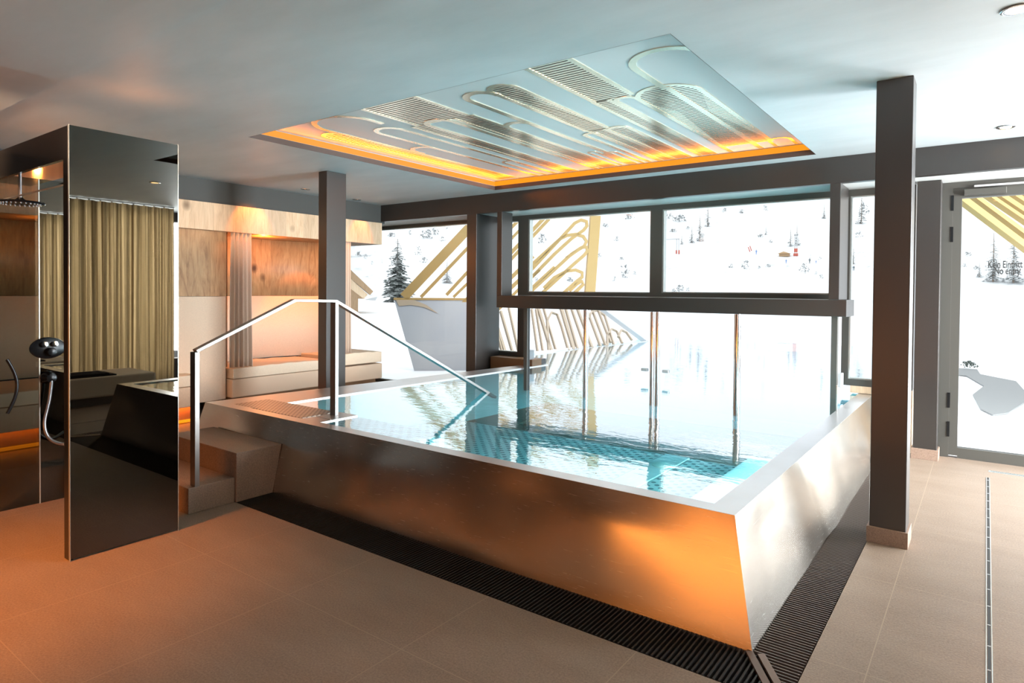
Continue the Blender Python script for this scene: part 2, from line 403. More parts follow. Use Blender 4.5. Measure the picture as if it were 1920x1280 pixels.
# pier between windows, and the post beside the door
t = thing('wall_pier', (-5.28, 6.25, 0), 'dark square column between the large left window and narrow window', 'column')
obj('shaft', bx(-5.36, -5.20, 6.03, 6.5, 0, 2.37), m_dark, t, bevel=.003)
def column(x0, x1, y0, y1, ztop, label, pl=True):
    t = thing('column', ((x0+x1)/2, (y0+y1)/2, 0), label, 'column')
    obj('shaft', bx(x0+.012, x1-.012, y0+.012, y1-.012, 0, ztop), m_dark, t, bevel=.004)
    if pl: obj('plinth', bx(x0, x1, y0, y1, 0, .09), m_plinth, t, bevel=.002)
    return t
column(-.535, -.33, 4.015, 4.215, CZ, 'dark square column standing nearest the camera beside the pool grate')
column(-5.56, -5.40, 3.965, 4.225, CZ, 'dark square column in front of the alcove benches', False)
column(-.51, -.31, 6.31, 6.50, 2.37, 'dark square post immediately left of the glass door')

# glass door
dr = struct('door_1', loc=(.45, 6.58, 0), label='glazed exit door with dark frame and printed lettering')
obj('door_frame', bx((-.33, -.25, 6.54, 6.64, 0, 2.37), (1.05, 1.13, 6.54, 6.64, 0, 2.37), (-.25, 1.05, 6.54, 6.64, 2.32, 2.37)), m_frame, dr)
obj('door_leaf', bx((-.25, -.185, 6.55, 6.62, .02, 2.32), (.985, 1.05, 6.55, 6.62, .02, 2.32), (-.185, .985, 6.55, 6.62, .0, .09), (-.185, .985, 6.55, 6.62, 2.235, 2.32)), m_frame, dr)
obj('pane', bx(-.185, .985, 6.58, 6.592, .09, 2.235), m_glass, dr)
for z_ in (2.13, 1.86, .43, .18): obj('hinge', bx(-.262, -.243, 6.535, 6.555, z_, z_+.13), m_blackmetal, dr)
cl = obj('door_closer', bx((-.17, .12, 6.50, 6.55, 2.25, 2.30)), m_frame, dr, bevel=.003)
obj('closer_arm', bx((-.10, .32, 6.505, 6.52, 2.315, 2.33)), m_grey, cl)
def text(body, loc, size, m_, parent, sx_=.57, name='lettering'):
    cu = bpy.data.curves.new(name, 'FONT'); cu.body = body; cu.size = size; cu.align_x = 'LEFT'; cu.extrude = .0015; cu.offset = size*.02
    o = bpy.data.objects.new('tmp', cu); C.objects.link(o)
    dg = bpy.context.evaluated_depsgraph_get(); me = bpy.data.meshes.new_from_object(o.evaluated_get(dg)); C.objects.unlink(o); bpy.data.objects.remove(o)
    bm = bm_new(); bm.from_mesh(me)
    mt = Matrix.Translation(loc) @ Matrix.Rotation(PI/2, 4, 'X') @ Matrix.Diagonal((sx_, 1, 1, 1)); bmesh.ops.transform(bm, matrix=mt, verts=bm.verts)
    return obj(name, bm, m_, parent)
pa = on_y(1852, 502, 6.57); pb = on_y(1864, 512, 6.57)
text('Kein Eintritt', (pa.x, 6.575, pa.z), .082, m_print, dr); text('No entry', (pb.x, 6.575, pb.z-.008), .082, m_print, dr)

# recess: lip, cavity, panel, glow bands
bm = bx((RX0, RX0+.003, RY0, RY1, CZ, CZ+.045), (RX1-.003, RX1, RY0, RY1, CZ, CZ+.045), (RX0+.003, RX1-.003, RY0, RY0+.003, CZ, CZ+.045), (RX0+.003, RX1-.003, RY1-.003, RY1, CZ, CZ+.045))
struct('trim_4', bm, m_lip, label='dark lip around the ceiling recess')
cp = thing('ceiling_panel', ((RX0+RX1)/2, (RY0+RY1)/2, 2.70), 'grey recessed ceiling panel with brass loop pattern and orange glowing edge', 'ceiling panel')
obj('panel_board', bx(RX0+.0, RX1-.0, RY0+.0, RY1-.0, 2.706, 2.76), m_panel, cp)
bm_list = ((RX0+.02, RX1-.02, RY1-.034, RY1-.022), (RX0+.022, RX0+.034, RY0+.04, RY1-.04), (RX1-.034, RX1-.022, RY0+.6, RY1-.04))
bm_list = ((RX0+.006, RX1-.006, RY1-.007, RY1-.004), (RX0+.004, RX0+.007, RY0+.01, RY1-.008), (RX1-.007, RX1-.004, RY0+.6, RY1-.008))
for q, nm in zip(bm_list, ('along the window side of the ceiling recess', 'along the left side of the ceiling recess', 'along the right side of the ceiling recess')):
    tag(obj('cove_glow_band', bx(*q, CZ+.047, CZ+.099), e_cove), 'amber glow band painting the lit cavity wall ' + nm, 'light strip', 'cove glow bands')  # emissive band stands in for LED glow on the cavity wall
area('cove_far', ((RX0+RX1)/2, RY1-.06, 2.65), (math.radians(-140), 0, 0), 3.4, .03, 4.5, AMBER)
area('cove_left', (RX0+.06, (RY0+RY1)/2, 2.65), (math.radians(180), math.radians(40), 0), .03, 3.0, 4, AMBER)
ZB = 2.7055; TH = .003; LAY = [0]
def ribbon(bm, pts, w_):
    LAY[0] = (LAY[0]+1) % 9; dz = .00025*LAY[0]
    pts = [Vector((p[0], p[1], 0)) for p in pts]; A = []; Bq = []
    for i, p in enumerate(pts):
        d = (pts[min(i+1, len(pts)-1)]-pts[max(i-1, 0)]).normalized(); n = Vector((-d.y, d.x, 0))*w_/2
        A.append((p+n, p-n))
    for (a, b), (c, d) in zip(A, A[1:]):
        z0, z1 = ZB-TH-dz, ZB
        hexa(bm, [(a.x,a.y,z0),(b.x,b.y,z0),(d.x,d.y,z0),(c.x,c.y,z0),(a.x,a.y,z1),(b.x,b.y,z1),(d.x,d.y,z1),(c.x,c.y,z1)])
YF = RY1-.03
def upath(x0, x1, yt, e0=YF, e1=YF, sk=1.0):
    r = (x1-x0)/2; cx = (x0+x1)/2; ry = r*sk
    return [(x0, e0)] + [(cx-r*math.cos(PI*k/16), yt+ry-ry*math.sin(PI*k/16)) for k in range(17)] + [(x1, e1)]
W = .045
def outline(x0, x1, yt, e0=YF, e1=YF, w_=W, sk=1.0):
    bm = bm_new(); ribbon(bm, upath(x0, x1, yt, e0, e1, sk), w_); return obj('brass_loop', bm, m_brass, cp)
def grille(x0, x1, y0, y1, arch=0, lo=None):
    """slotted brass strip: rungs with gaps between them, side rails, arched near end when arch"""
    bm = bm_new(); pitch = .034; y = y0; r = (x1-x0)/2; cx = (x0+x1)/2
    while y < y1:
        h = r
        if arch and y < y0+r: h = math.sqrt(max(0, r*r-(y0+r-y)**2))
        a, b = cx-h+.012, cx+h-.012
        if lo: a = max(a, lo(y))
        if b-a > .03: box(bm, a, b, y, y+pitch*.60, ZB-TH+.001, ZB)
        y += pitch
    g = obj('brass_grille', bm, m_brass, cp)
    bm = bm_new(); ya = y0+(r if arch else 0); prism(bm, ([(cx-h_, y0+r-math.sqrt(max(0, r*r-h_*h_)), ZB-.0012) for h_ in [r*math.cos(PI*k/12) for k in range(13)]] if arch else [(x1, y0, ZB-.0012), (x0, y0, ZB-.0012)])[::-1]+[(x1, y1, ZB-.0012), (x0, y1, ZB-.0012)], (0, 0, 1), .0015); obj('dark_backing', bm, m_lip, g)
    bm = bm_new()
    if arch: ribbon(bm, upath(x0, x1, y0, y1, y1), W*.8)
    else:
        ribbon(bm, [(x0, y0), (x0, y1)], W*.8); ribbon(bm, [(x1, y0), (x1, y1)], W*.8)
    obj('brass_border', bm, m_brass, g)
N0 = RY0+.03
grille(-3.68, -3.15, N0, 3.55); grille(-3.74, -3.60, 3.55, YF); grille(-3.30, -3.12, 3.55, YF); outline(-3.60, -3.36, 3.50, w_=.05)
outline(-4.40, -3.86, 2.98, 3.4, 3.35); outline(-4.12, -3.87, 3.44); outline(-4.37, -4.12, 4.08, 4.3, 4.3)
grille(-4.62, -4.39, 3.30, YF-.05, 1)
grille(-2.66, -2.46, 3.14, 4.44, 1); grille(-2.64, -2.50, 4.44, YF); outline(-2.90, -2.66, 3.17, w_=.05, e1=3.3); outline(-3.12, -2.90, 3.9, 4.2, 4.2)
grille(-2.21, -1.92, N0, 3.78); grille(-2.22, -2.10, 3.78, YF); outline(-2.08, -1.93, 3.80, w_=.04)
grille(-1.93, -1.51, 3.72, 5.58, 1); outline(-1.69, -1.26, 3.16, 3.8, 3.26)
bm = bm_new(); ribbon(bm, [(-1.67, 3.76), (-1.66, YF)], W); obj('brass_border', bm, m_brass, cp)
outline(-2.74, -2.62, 4.5, w_=.035); grille(-2.49, -2.32, 4.44, YF, 1)
outline(-1.53, -1.36, 5.50, w_=.03); outline(-4.0, -3.86, 5.0, w_=.03); outline(-2.94, -2.82, 5.2, w_=.03); outline(-3.05, -2.97, 5.1, w_=.025)

# downlights
def downlight(x, y, z, label, power=0, col=WARM, ang=80, lit=True):
    t = thing('ceiling_downlight', (x, y, z-.004), label, 'ceiling light', 'recessed ceiling spots')
    bm = bm_new(); lathe(bm, (x, y, z), [(.030, -.002), (.052, -.002), (.056, -.006), (.050, -.009), (.036, -.006)], 24); obj('trim_ring', bm, m_chrome, t, True)
    bm = bm_new(); lathe(bm, (x, y, z), [(.001, -.009), (.034, -.009), (.034, -.007), (.001, -.007)], 20); obj('lamp', bm, e_bulb if lit else m_chrome, t)
    if power: spot('downlight_beam', (x, y, z-.02), power, col, ang, .5, .02, (x, y, 0))
downlight(.08, 3.338, CZ, 'round recessed spot at the top right corner, larger in view', 22, WARM, 120)
downlight(.091, 5.61, CZ, 'round recessed spot above the door side beam')
downlight(1.2, 2.7, CZ, 'added unseen ceiling spot brightening the lounger', 80, WARM, 62)  # added outside the view to brighten the lounger
downlight(-6.60, 4.55, CZ, 'small recessed spot left of the alcove column', 0, lit=False)
downlight(-6.778, 5.45, CZ, 'small recessed spot right of the alcove column', 0, lit=False)
spot('alcove_fill', (-4.7, .6, 2.5), 240, (1, .58, .34), 70, .9, .15, (-7.0, 4.2, 1.3))  # added fill for the alcoves, unseen and without a fixture
spot('alcove_fill', (-2.7, .55, 2.5), 420, (1, .64, .42), 34, .8, .15, (-7.0, 4.7, 1.2))  # second added fill, narrower, also without a fixture

# ------------------------------------------------------------------ pool
ZR = .485; YE = 6.62
WAVE = .030
pool = thing('steel_pool', (-2.9, 4.4, 0), 'raised brushed steel plunge pool with sloping sides and flat rim', 'pool')
ot = [(-5.12, 2.61), (-.83, 2.60), (-.83, YE), (-4.68, YE)]
ob_ = [(-5.23, 2.50), (-.72, 2.50), (-.72, YE), (-4.79, YE)]
def quadmesh(quads, sub=0):
    bm = bm_new()
    for q in quads: bm.faces.new([bm.verts.new(p) for p in q])
    return bm
def face_prism(a0, a1, b0, b1, t_in):      # sloping side plate from bottom edge a to top edge b, thickness inward
    n = Vector(t_in); bm = bm_new(); nu, nv = 90, 14
    A0 = Vector((*a0, -.02)); A1 = Vector((*a1, -.02)); B0 = Vector((*b0, ZR)); B1 = Vector((*b1, ZR)); rows = []; back = []
    for j in range(nv+1):
        v_ = j/nv; row = []
        for i in range(nu+1):
            u_ = i/nu; p = (A0.lerp(A1, u_)).lerp(B0.lerp(B1, u_), v_)
            q_ = Vector((p.x*1.5, p.y*1.5, p.z*1.1)); e_ = min(1, u_*12, (1-u_)*12)*min(1, v_*3+.4, (1-v_)*4)
            row.append(bm.verts.new(p-n*(WAVE*100*mnoise.noise(q_)*e_)))
        rows.append(row)
    for j in range(nv):
        for i in range(nu): bm.faces.new((rows[j][i], rows[j][i+1], rows[j+1][i+1], rows[j+1][i]))
    rim_ = rows[0] + [q[-1] for q in rows[1:]] + rows[-1][-2::-1] + [q[0] for q in rows[-2:0:-1]]
    bk = [bm.verts.new(v_.co+n) for v_ in rim_]
    for a in range(len(rim_)): b = (a+1) % len(rim_); bm.faces.new((rim_[a], bk[a], bk[b], rim_[b]))
    bm.faces.new(bk)
    return bm
o = obj('front_side', face_prism(ob_[0], ob_[1], ot[0], ot[1], (0, .01, 0)), m_steel, pool, True)
o = obj('right_side', face_prism(ob_[1], ob_[2], ot[1], ot[2], (-.01, 0, 0)), m_steel, pool, True)
o = obj('left_side', face_prism(ob_[3], ob_[0], ot[3], ot[0], (.01, 0, 0)), m_steel, pool, True)
IN = [(-4.60, 2.695), (-.95, 2.695), (-.95, YE), (-4.50, YE)]
bm = bm_new()
for i, j in ((0, 1), (1, 2), (3, 0)):
    hexa(bm, [(*ot[i], ZR-.012), (*ot[j], ZR-.012), (*IN[j], ZR-.012), (*IN[i], ZR-.012), (*ot[i], ZR+.001), (*ot[j], ZR+.001), (*IN[j], ZR+.001), (*IN[i], ZR+.001)])
obj('rim', bm, m_rim, pool)
ZF = -.45
bm = bm_new()
for i, j, n in ((0, 1, (0, -.01)), (1, 2, (.01, 0)), (3, 0, (-.01, 0))):
    hexa(bm, [(*IN[i], ZF), (*IN[j], ZF), (IN[j][0]+n[0], IN[j][1]+n[1], ZF), (IN[i][0]+n[0], IN[i][1]+n[1], ZF), (*IN[i], ZR-.013), (*IN[j], ZR-.013), (IN[j][0]+n[0], IN[j][1]+n[1], ZR-.013), (IN[i][0]+n[0], IN[i][1]+n[1], ZR-.013)])
box(bm, -4.60, -.95, 2.69, YE, ZF-.02, ZF)
obj('inner_basin', bm, m_inner, pool)
bn = obj('underwater_bench', bx((-4.45, -2.10, 2.72, 4.75, -.1, .10), (-1.86, -1.46, 2.72, 4.75, -.1, .10)), m_perf2, pool)
obj('bench_strip', bx(-2.08, -1.88, 2.72, 4.76, -.1, .105), m_inner, pool)
bm = bm_new(); lathe(bm, (-1.96, 4.42, .105), [(.075, 0), (.078, .006), (.06, .012), (.02, .014)], 20); obj('underwater_lamp', bm, mat('lamp_cover', (.85, .87, .8), .4), pool, True)
obj('bench_side', bx(-1.44, -.97, 2.72, 4.9, -.2, .16), m_inner, pool)
obj('entry_step', bx(-4.55, -3.25, 2.72, 3.45, .12, .34), m_perf2, pool)
bm = bx(-4.86, -3.955, 2.705, 3.0, .478, .4865); o = obj('perforated_plate', bm, m_perf, pool)
obj('gutter_plate', bx((-3.95, -3.74, 2.70, 3.02, .474, .484), (-3.93, -3.76, 2.80, 2.806, .482, .486)), m_rim, pool)

# water (inside and outside share one level)
WZ = .476
bm = bm_new()
v = [bm.verts.new(p) for p in ((-4.60, 2.70, WZ), (-.95, 2.70, WZ), (-.95, YE, WZ), (-.80, YE, WZ), (-.80, 12.55, WZ), (-5.22, 12.55, WZ), (-5.45, YE, WZ), (-4.50, YE, WZ))]
bm.faces.new(v)
tag(obj('pool_water', bm, m_water), 'clear turquoise water mirroring the bright windows', 'water', kind='stuff')
# outdoor basin
ob = thing('outdoor_basin', (-3.1, 9.6, 0), 'outdoor part of the pool beyond the glass with snowy edge', 'outdoor pool')
obj('basin_floor', bx(-5.45, -.8, 6.66, 12.6, -.55, -.45), mat('outdoor_basin_steel', (.10, .12, .15), .5), ob)
obj('basin_wall', bx((-.80, -.70, 6.66, 12.65, -.5, .47), (-5.6, -5.45, 6.66, 12.65, -.5, .50), (-5.45, -.80, 12.55, 12.65, -.5, .472)), m_snow, ob)

# stone steps
st = thing('stone_steps', (-4.5, 2.2, 0), 'two brown stone steps leading up to the steel pool', 'steps')
obj('lower_step', bx(-4.9, -4.0, 1.935, 2.235, 0, .163), m_step, st, bevel=.004)
bm = bm_new(); hexa(bm, [(-4.9, 2.236, 0), (-3.985, 2.236, 0), (-3.985, 2.497, 0), (-4.9, 2.497, 0), (-4.9, 2.236, .325), (-3.985, 2.236, .325), (-3.985, 2.565, .325), (-4.9, 2.565, .325)])
obj('upper_step', bm, m_step, st, bevel=.004)

# handrail
hr = thing('steel_handrail', (-4.03, 1.99, .163), 'square steel handrail rising over the steps and dipping into the pool', 'handrail')
P1 = Vector((-4.03, 1.99, 1.01)); PB = Vector((-3.95, 2.63, 1.325)); P2 = Vector((-3.885, 2.925, 1.32)); PE = Vector((-3.70, 4.56, .42))
obj('near_post', bx(-4.06, -4.0, 1.975, 2.005, .163, 1.005), m_rail, hr, bevel=.002)
obj('pool_post', bx(-3.915, -3.855, 2.91, 2.94, .475, 1.31), m_rail, hr, bevel=.002)
bm = bm_new()
ctr = [P1, PB, P2, PE]; prev = None
w_, h_ = .060, .022
rings = []
for i, p in enumerate(ctr):
    d = (ctr[min(i+1, 3)]-ctr[max(i-1, 0)]).normalized(); s = Vector((1, -.12, 0)).normalized(); u = s.cross(d).normalized()
    if u.z < 0: u = -u
    rings.append([bm.verts.new(p+s*a*w_/2+u*b*h_/2) for a, b in ((-1,-1),(1,-1),(1,1),(-1,1))])
for A, Bq in zip(rings, rings[1:]):
    for k in range(4): bm.faces.new((A[k], A[(k+1) % 4], Bq[(k+1) % 4], Bq[k]))
bm.faces.new(rings[0][::-1]); bm.faces.new(rings[-1])
obj('rail', bm, m_rail, hr, bevel=.002)

# drain grates round the pool
gx0, gx1 = -4.03, -.53
g1 = thing('drain_grate', (-2.4, 2.4, 0), 'black slatted drain grate along the front of the pool', 'drain grate')
bm = bm_new(); x = gx0
def miter_x(y): return -.53-(y-2.29)*-.0 
while x < -.58:
    # mitred at the corner
    ylo = 2.245; yhi = 2.50
    xe = x
    if xe > -.78: ylo = 2.245+max(0, 0)
    lim = 2.245 + (xe-(-.53-.02))*-1.0          # diagonal from outer corner to pool corner
    if xe > -.80: yhi2 = 2.50; ylo = 2.245; 
    # diagonal line: (x=-.545,y=2.245) -> (x=-.70,y=2.50)
    if xe > -.715:
        yhi = 2.245+(-.56-xe)/.155*.255
    if yhi-ylo > .02: box(bm, xe, xe+.0065, ylo, yhi, -.028, -.002)
    x += .0205
obj('slats', bm, m_black, g1)
obj('mitre_bar', (lambda b: (bar(b, (-.56, 2.235, -.004), (-.735, 2.50, -.004), .028, .012), b)[1])(bm_new()), mat('brown_bar', (.16, .11, .085), .4, .5), g1)
g2 = thing('drain_grate', (-.62, 4.4, 0), 'black slatted drain grate along the right side of the pool', 'drain grate')
bm = bm_new(); y = 2.27
while y < 6.3:
    xa = -.72
    if y < 2.50: xa = -.54-(y-2.245)/.255*.15
    if -.535-xa > .02: box(bm, xa, -.535, y, y+.0055, -.028, -.002)
    y += .0205
obj('slats', bm, m_black if False else mat('grate_plastic', (.11, .09, .08), .4), g2)
obj('mitre_bar', (lambda b: (bar(b, (-.53, 2.262, -.004), (-.690, 2.505, -.004), .028, .012), b)[1])(bm_new()), mat('brown_bar_light', (.20, .14, .11), .4, .5), g2)
struct('floor', bx((-4.05, -.53, 2.235, 2.6, -.03, -.027), (-.83, -.53, 2.6, 6.31, -.03, -.027)), m_black, label='black channel under the drain grates')
# slot drain in the walkway
sd = thing('slot_drain', (.031, 4.2, 0), 'narrow slotted drain line running along the right walkway', 'floor drain')
obj('slot', bx(.026, .036, .8, 5.99, -.001, .0012), m_black, sd)
bm = bm_new(); y = .9
while y < 5.98: box(bm, .025, .037, y, y+.008, 0, .002); y += .20
o = obj('bridge', bm, m_grey, sd); o['kind'] = 'stuff'
obj('edge_profile', bx((.020, .0235, .8, 5.99, 0, .0018), (.0385, .042, .8, 5.99, 0, .0018)), m_edge, sd)
ld = thing('door_drain', (.35, 6.22, 0), 'short steel channel drain in the floor before the glass door', 'floor drain')
obj('channel', bx(.035, .9, 6.19, 6.245, 0, .002), m_edge, ld); obj('slit', bx((.05, .9, 6.202, 6.206, .0015, .0028), (.05, .9, 6.228, 6.232, .0015, .0028)), m_black, ld)

# hanging frame in front of the windows and the glass screen below it
hf = thing('hanging_frame', (-2.9, 6.2, 1.205), 'dark U-shaped beam frame hanging from the ceiling beam above the pool', 'beam')
obj('transom', bx(-4.87, -.985, 6.03, 6.42, 1.205, 1.353), m_dark, hf, bevel=.003)
obj('upright', bx(-4.87, -4.795, 6.03, 6.24, 1.353, 2.37), m_dark, hf, bevel=.003)
obj('upright', bx(-1.13, -1.045, 6.03, 6.42, 1.353, 2.37), m_dark, hf, bevel=.003)
obj('bright_edge', bx(-4.795, -1.13, 6.36, 6.40, 1.353, 1.358), m_edge, hf)
gs = thing('glass_screen', (-2.8, 6.15, .2), 'frameless glass screen with steel posts dipping into the pool', 'glass screen')
YS = 6.15
for x, r in ((-3.67, .03), (-2.855, .026), (-2.795, .026), (-1.96, .034)):
    bm = bm_new(); tube(bm, [(x, YS, .215), (x, YS, 1.20)], r, 14); obj('post', bm, m_chrome, gs, True)
obj('side_post', bx(-4.52, -4.47, YS-.03, YS+.03, .215, 1.205), m_frame, gs); obj('side_post', bx(-1.12, -1.07, YS-.03, YS+.03, .215, 1.205), m_frame, gs)
for a, b in ((-4.47, -3.70), (-3.64, -2.885), (-2.765, -1.995), (-1.925, -1.12)):
    obj('pane', bx(a, b, YS-.005, YS+.005, .22, 1.203), m_glass_teal, gs)
for x, s in ((-2.94, 1), (-2.70, -1)):
    obj('clamp', bx(x-.035, x+.035, YS-.02, YS+.02, .57, .60), m_grey, gs, bevel=.004)
for x, y_ in ((-4.60, 6.34), (-1.10, 6.34)):
    tag(obj('wall_bracket', bx(x-.04, x+.04, y_-.06, y_+.06, .56, .68), m_grey, bevel=.004), 'small grey steel bracket at the lower corner of the ' + ('left' if x < -3 else 'right') + ' narrow window', 'bracket')
# foreground glass edge strip on the right rim
tag(obj('glass_edge_strip', bx(-.945, -.938, 5.40, 5.42, .487, .69), m_edge), 'thin bright upright steel strip standing on the right pool rim', 'strip')

# ------------------------------------------------------------------ alcoves on the left
XA = -6.92
cn = thing('oak_canopy', (XA, 3.0, 2.04), 'long pale oak canopy board over the seating alcoves', 'canopy')
obj('fascia', bx(XA-.03, XA, .4, 6.0, 2.045, 2.345), m_oak, cn, bevel=.002)
obj('canopy_end', bx(-7.6, XA-.03, 5.97, 6.0, 2.045, 2.345), m_oak, cn)
obj('soffit', bx(-7.7, XA-.03, .4, 5.97, 2.045, 2.075), m_oakdk, cn)
obj('top_board', bx(-7.7, XA-.03, .4, 5.97, 2.32, 2.343), m_oak, cn)
spot('header_spot', (-6.62, 4.05, 2.56), 22, AMBER, 62, .5, .015, (-6.95, 4.05, 2.1))
spot('header_spot', (-6.62, 5.62, 2.56), 22, AMBER, 50, .5, .015, (-6.95, 5.62, 2.1))
spot('header_spot', (-6.62, 1.9, 2.56), 9, AMBER, 80, .5, .015, (-6.95, 1.9, 2.1))
# partition fronts: knotty oak above, curved boucle below
def partition(y0, y1, label):
    t = thing('alcove_partition', (-7.0, (y0+y1)/2, .2), label, 'partition')
    obj('oak_panel', bx(-7.02, -6.99, y0, y1, 1.32, 2.045), m_oakdk, t)
    bm = bm_new(); n = 14
    for s in range(n):
        a, b = y0+(y1-y0)*s/n, y0+(y1-y0)*(s+1)/n
        fx = lambda y: -7.0+.06*math.sin(PI*min(1, max(0, (y-y0)/(y1-y0))))**.5*.7
        hexa(bm, [(fx(a), a, .16), (fx(b), b, .16), (-7.04, b, .16), (-7.04, a, .16), (fx(a), a, 1.317), (fx(b), b, 1.317), (-7.04, b, 1.317), (-7.04, a, 1.317)])
    bmesh.ops.remove_doubles(bm, verts=bm.verts, dist=.0005)
    obj('padded_panel', bm, m_fab, t)
partition(3.02, 3.80, 'knotty oak and padded beige partition left of the bunched curtain')
# niche interior (semi-round)
def niche(y0, y1, label, side=1):
    t = thing('niche_lining', (-7.3, (y0+y1)/2, .2), label, 'niche lining')
    def arc(z0, z1, nm, m_, d=.0):
        bm = bm_new(); n = 22; pts = []
        for k in range(n+1):
            a = PI*k/n; pts.append((-7.02-(.62+d)*math.sin(a)**.7, (y0+y1)/2-(y1-y0)/2*math.cos(a)))
        for (xa, ya), (xb, yb) in zip(pts, pts[1:]):
            bm.faces.new([bm.verts.new(p) for p in ((xa, ya, z0), (xb, yb, z0), (xb, yb, z1), (xa, ya, z1))])
        bmesh.ops.remove_doubles(bm, verts=bm.verts, dist=.0005)
        o = obj(nm, bm, m_, t, True); md = o.modifiers.new('s', 'SOLIDIFY'); md.thickness = .02; md.offset = 0
    arc(1.32, 2.045, 'oak_lining', m_oakdk); arc(.516, 1.317, 'padded_lining', m_fab, -.0)
niche(3.82, 5.42, 'rounded alcove lined in oak above and orange lit padding below')
niche(1.25, 3.0, 'rounded alcove behind the shower cabinet with oak and padding')
point('niche_lamp', (-7.15, 4.35, 1.96), 13, ORANGE, .03)
spot('niche_spot', (-7.1, 4.95, 2.03), 40, AMBER, 60, .4, .02, (-7.5, 5.05, 1.0))
point('niche_lamp', (-7.15, 2.1, 1.9), 7, ORANGE, .03)
# bench: plinth, seat front, cushion
def bench(y0, y1, label, x1=-6.9, x0=-7.6, zc0=.385, zc1=.50, cush=True):
    t = thing('alcove_bench', ((x0+x1)/2, (y0+y1)/2, 0), label, 'bench')
    obj('bench_base', bx(x0, x1, y0, y1, .17, .38), m_fab, t, bevel=.012, seg=3)
    obj('plinth', bx(x0, x1-.12, y0+.02, y1-.02, 0, .17), m_backwall, t)
    bm = bm_new(); box(bm, x0, x1+.005, y0+.01, y1-.01, zc0, zc1)
    bmesh.ops.subdivide_edges(bm, edges=bm.edges, cuts=10, use_grid_fill=True)
    for v in bm.verts:
        if v.co.z > zc1-.002: v.co.z += .012*math.sin((v.co.y-y0)/(y1-y0)*PI)+.004*math.sin(v.co.y*31)
    obj('cushion', bm, m_cush, t, True, bevel=.02, seg=3)
    return t
bench(3.82, 5.10, 'cream upholstered bench below the open alcove left of the column', zc0=.385, zc1=.50)
bench(5.12, 6.0, 'cream upholstered bench end beside the big left window', zc0=.40, zc1=.545)
bench(1.2, 3.36, 'cream upholstered bench near the shower cabinet, partly hidden', x1=-6.72)
tag(obj('light_strip', bx(-6.82, -6.75, 1.22, 3.34, .012, .03), e_led), 'glowing amber strip under the near alcove bench', 'light strip')
area('bench_glow', (-6.80, 2.4, .16), (0, 0, PI/2), 1.9, .05, 7, AMBER)

def curtain(name, path, z0, z1, m_, label, folds=9, amp=.03, flare=1.0, rail=False, thick=.004):
    """pleated cloth hanging along a straight path of two points"""
    (xa, ya), (xb, yb) = path; d = Vector((xb-xa, yb-ya, 0)); ln = d.length; d.normalize(); nrm = Vector((-d.y, d.x, 0))
    t = thing(name, ((xa+xb)/2, (ya+yb)/2, z0), label, 'curtain')
    bm = bm_new(); nu = folds*10; nv = 14; grid = []
    ph = [random.uniform(-.5, .5) for _ in range(folds+2)]
    for j in range(nv+1):
        v_ = j/nv; z = z0+(z1-z0)*v_; row = []
        for i in range(nu+1):
            u = i/nu; f = u*folds; k = int(f); a_ = amp*(.55+.45*(1-v_))*(1+.5*ph[k])
            o_ = a_*math.sin(2*PI*f+.5*math.sin(3*v_+ph[k]))
            uu = u+(u-.5)*(flare-1)*(1-v_)
            p = Vector((xa, ya, 0))+d*(ln*uu)+nrm*o_; row.append(bm.verts.new((p.x, p.y, z)))
        grid.append(row)
    for j in range(nv):
        for i in range(nu): bm.faces.new((grid[j][i], grid[j][i+1], grid[j+1][i+1], grid[j+1][i]))
    o = obj('cloth', bm, m_, t, True); md = o.modifiers.new('s', 'SOLIDIFY'); md.thickness = thick
    if rail:
        bm = bm_new(); tube(bm, [(xa, ya, z1+.02), (xb, yb, z1+.02)], .008, 8); r = obj('rail', bm, m_chrome, t)
        for q in range(folds+1):
            p = Vector((xa, ya, z1+.02))+d*ln*q/folds
            bm = bm_new(); lathe(bm, (p.x, p.y, p.z-.02), [(.006, 0), (.012, .008), (.012, .016), (.006, .022)], 8); obj('ring', bm, m_chrome, r)
    return t
curtain('alcove_curtain', ((-6.94, 3.83), (-6.94, 4.07)), .51, 2.043, m_curt, 'bunched taupe curtain hanging at the left edge of the open alcove', 5, .03, 1.12)
curtain('alcove_curtain', ((-6.94, 5.38), (-6.94, 5.48)), .56, 2.043, m_curt, 'thin bunched curtain right of the alcove column beside the window', 3, .02, 1.2)
curtain('alcove_curtain', ((-6.94, 1.30), (-6.94, 1.62)), .51, 2.043, m_curt, 'dark curtain seen through the smoked shower glass', 6, .03, 1.1)

# ------------------------------------------------------------------ shower cabinet
sw = thing('shower_cabinet', (-4.4, 1.6, 0), 'black mirrored glass shower cabinet at the left', 'shower')
XM = -3.79
obj('mirror_panel', bx(XM-.012, XM, 1.245, 1.775, .01, 2.225), m_mirror, sw)
obj('front_pier', bx(-3.87, XM-.013, 1.245, 1.262, .0, 2.225), m_blackgloss, sw)
obj('inner_pier', bx((-3.87, -3.86, 1.262, 1.775, 0, 2.225)), m_blackgloss, sw)
obj('panel_trim', bx((XM-.013, XM+.002, 1.2425, 1.245, 0, 2.228), (XM-.013, XM+.002, 1.775, 1.7775, 0, 2.228)), m_edge, sw)
obj('header', bx((-6.2, -3.87, 1.245, 1.265, 2.06, 2.225), (-6.2, -3.80, 1.265, 1.775, 2.205, 2.222)), m_blackgloss, sw)
obj('rear_panel', bx(-4.992, -4.98, 1.47, 1.95, .0, 2.10), m_mirror, sw)
obj('smoked_pane', bx(-4.992, -4.984, 1.262, 1.468, .0, 2.10), m_smoke, sw)
obj('panel_edge', bx(-4.982, -4.976, 1.466, 1.472, 0, 2.10), m_edge, sw)
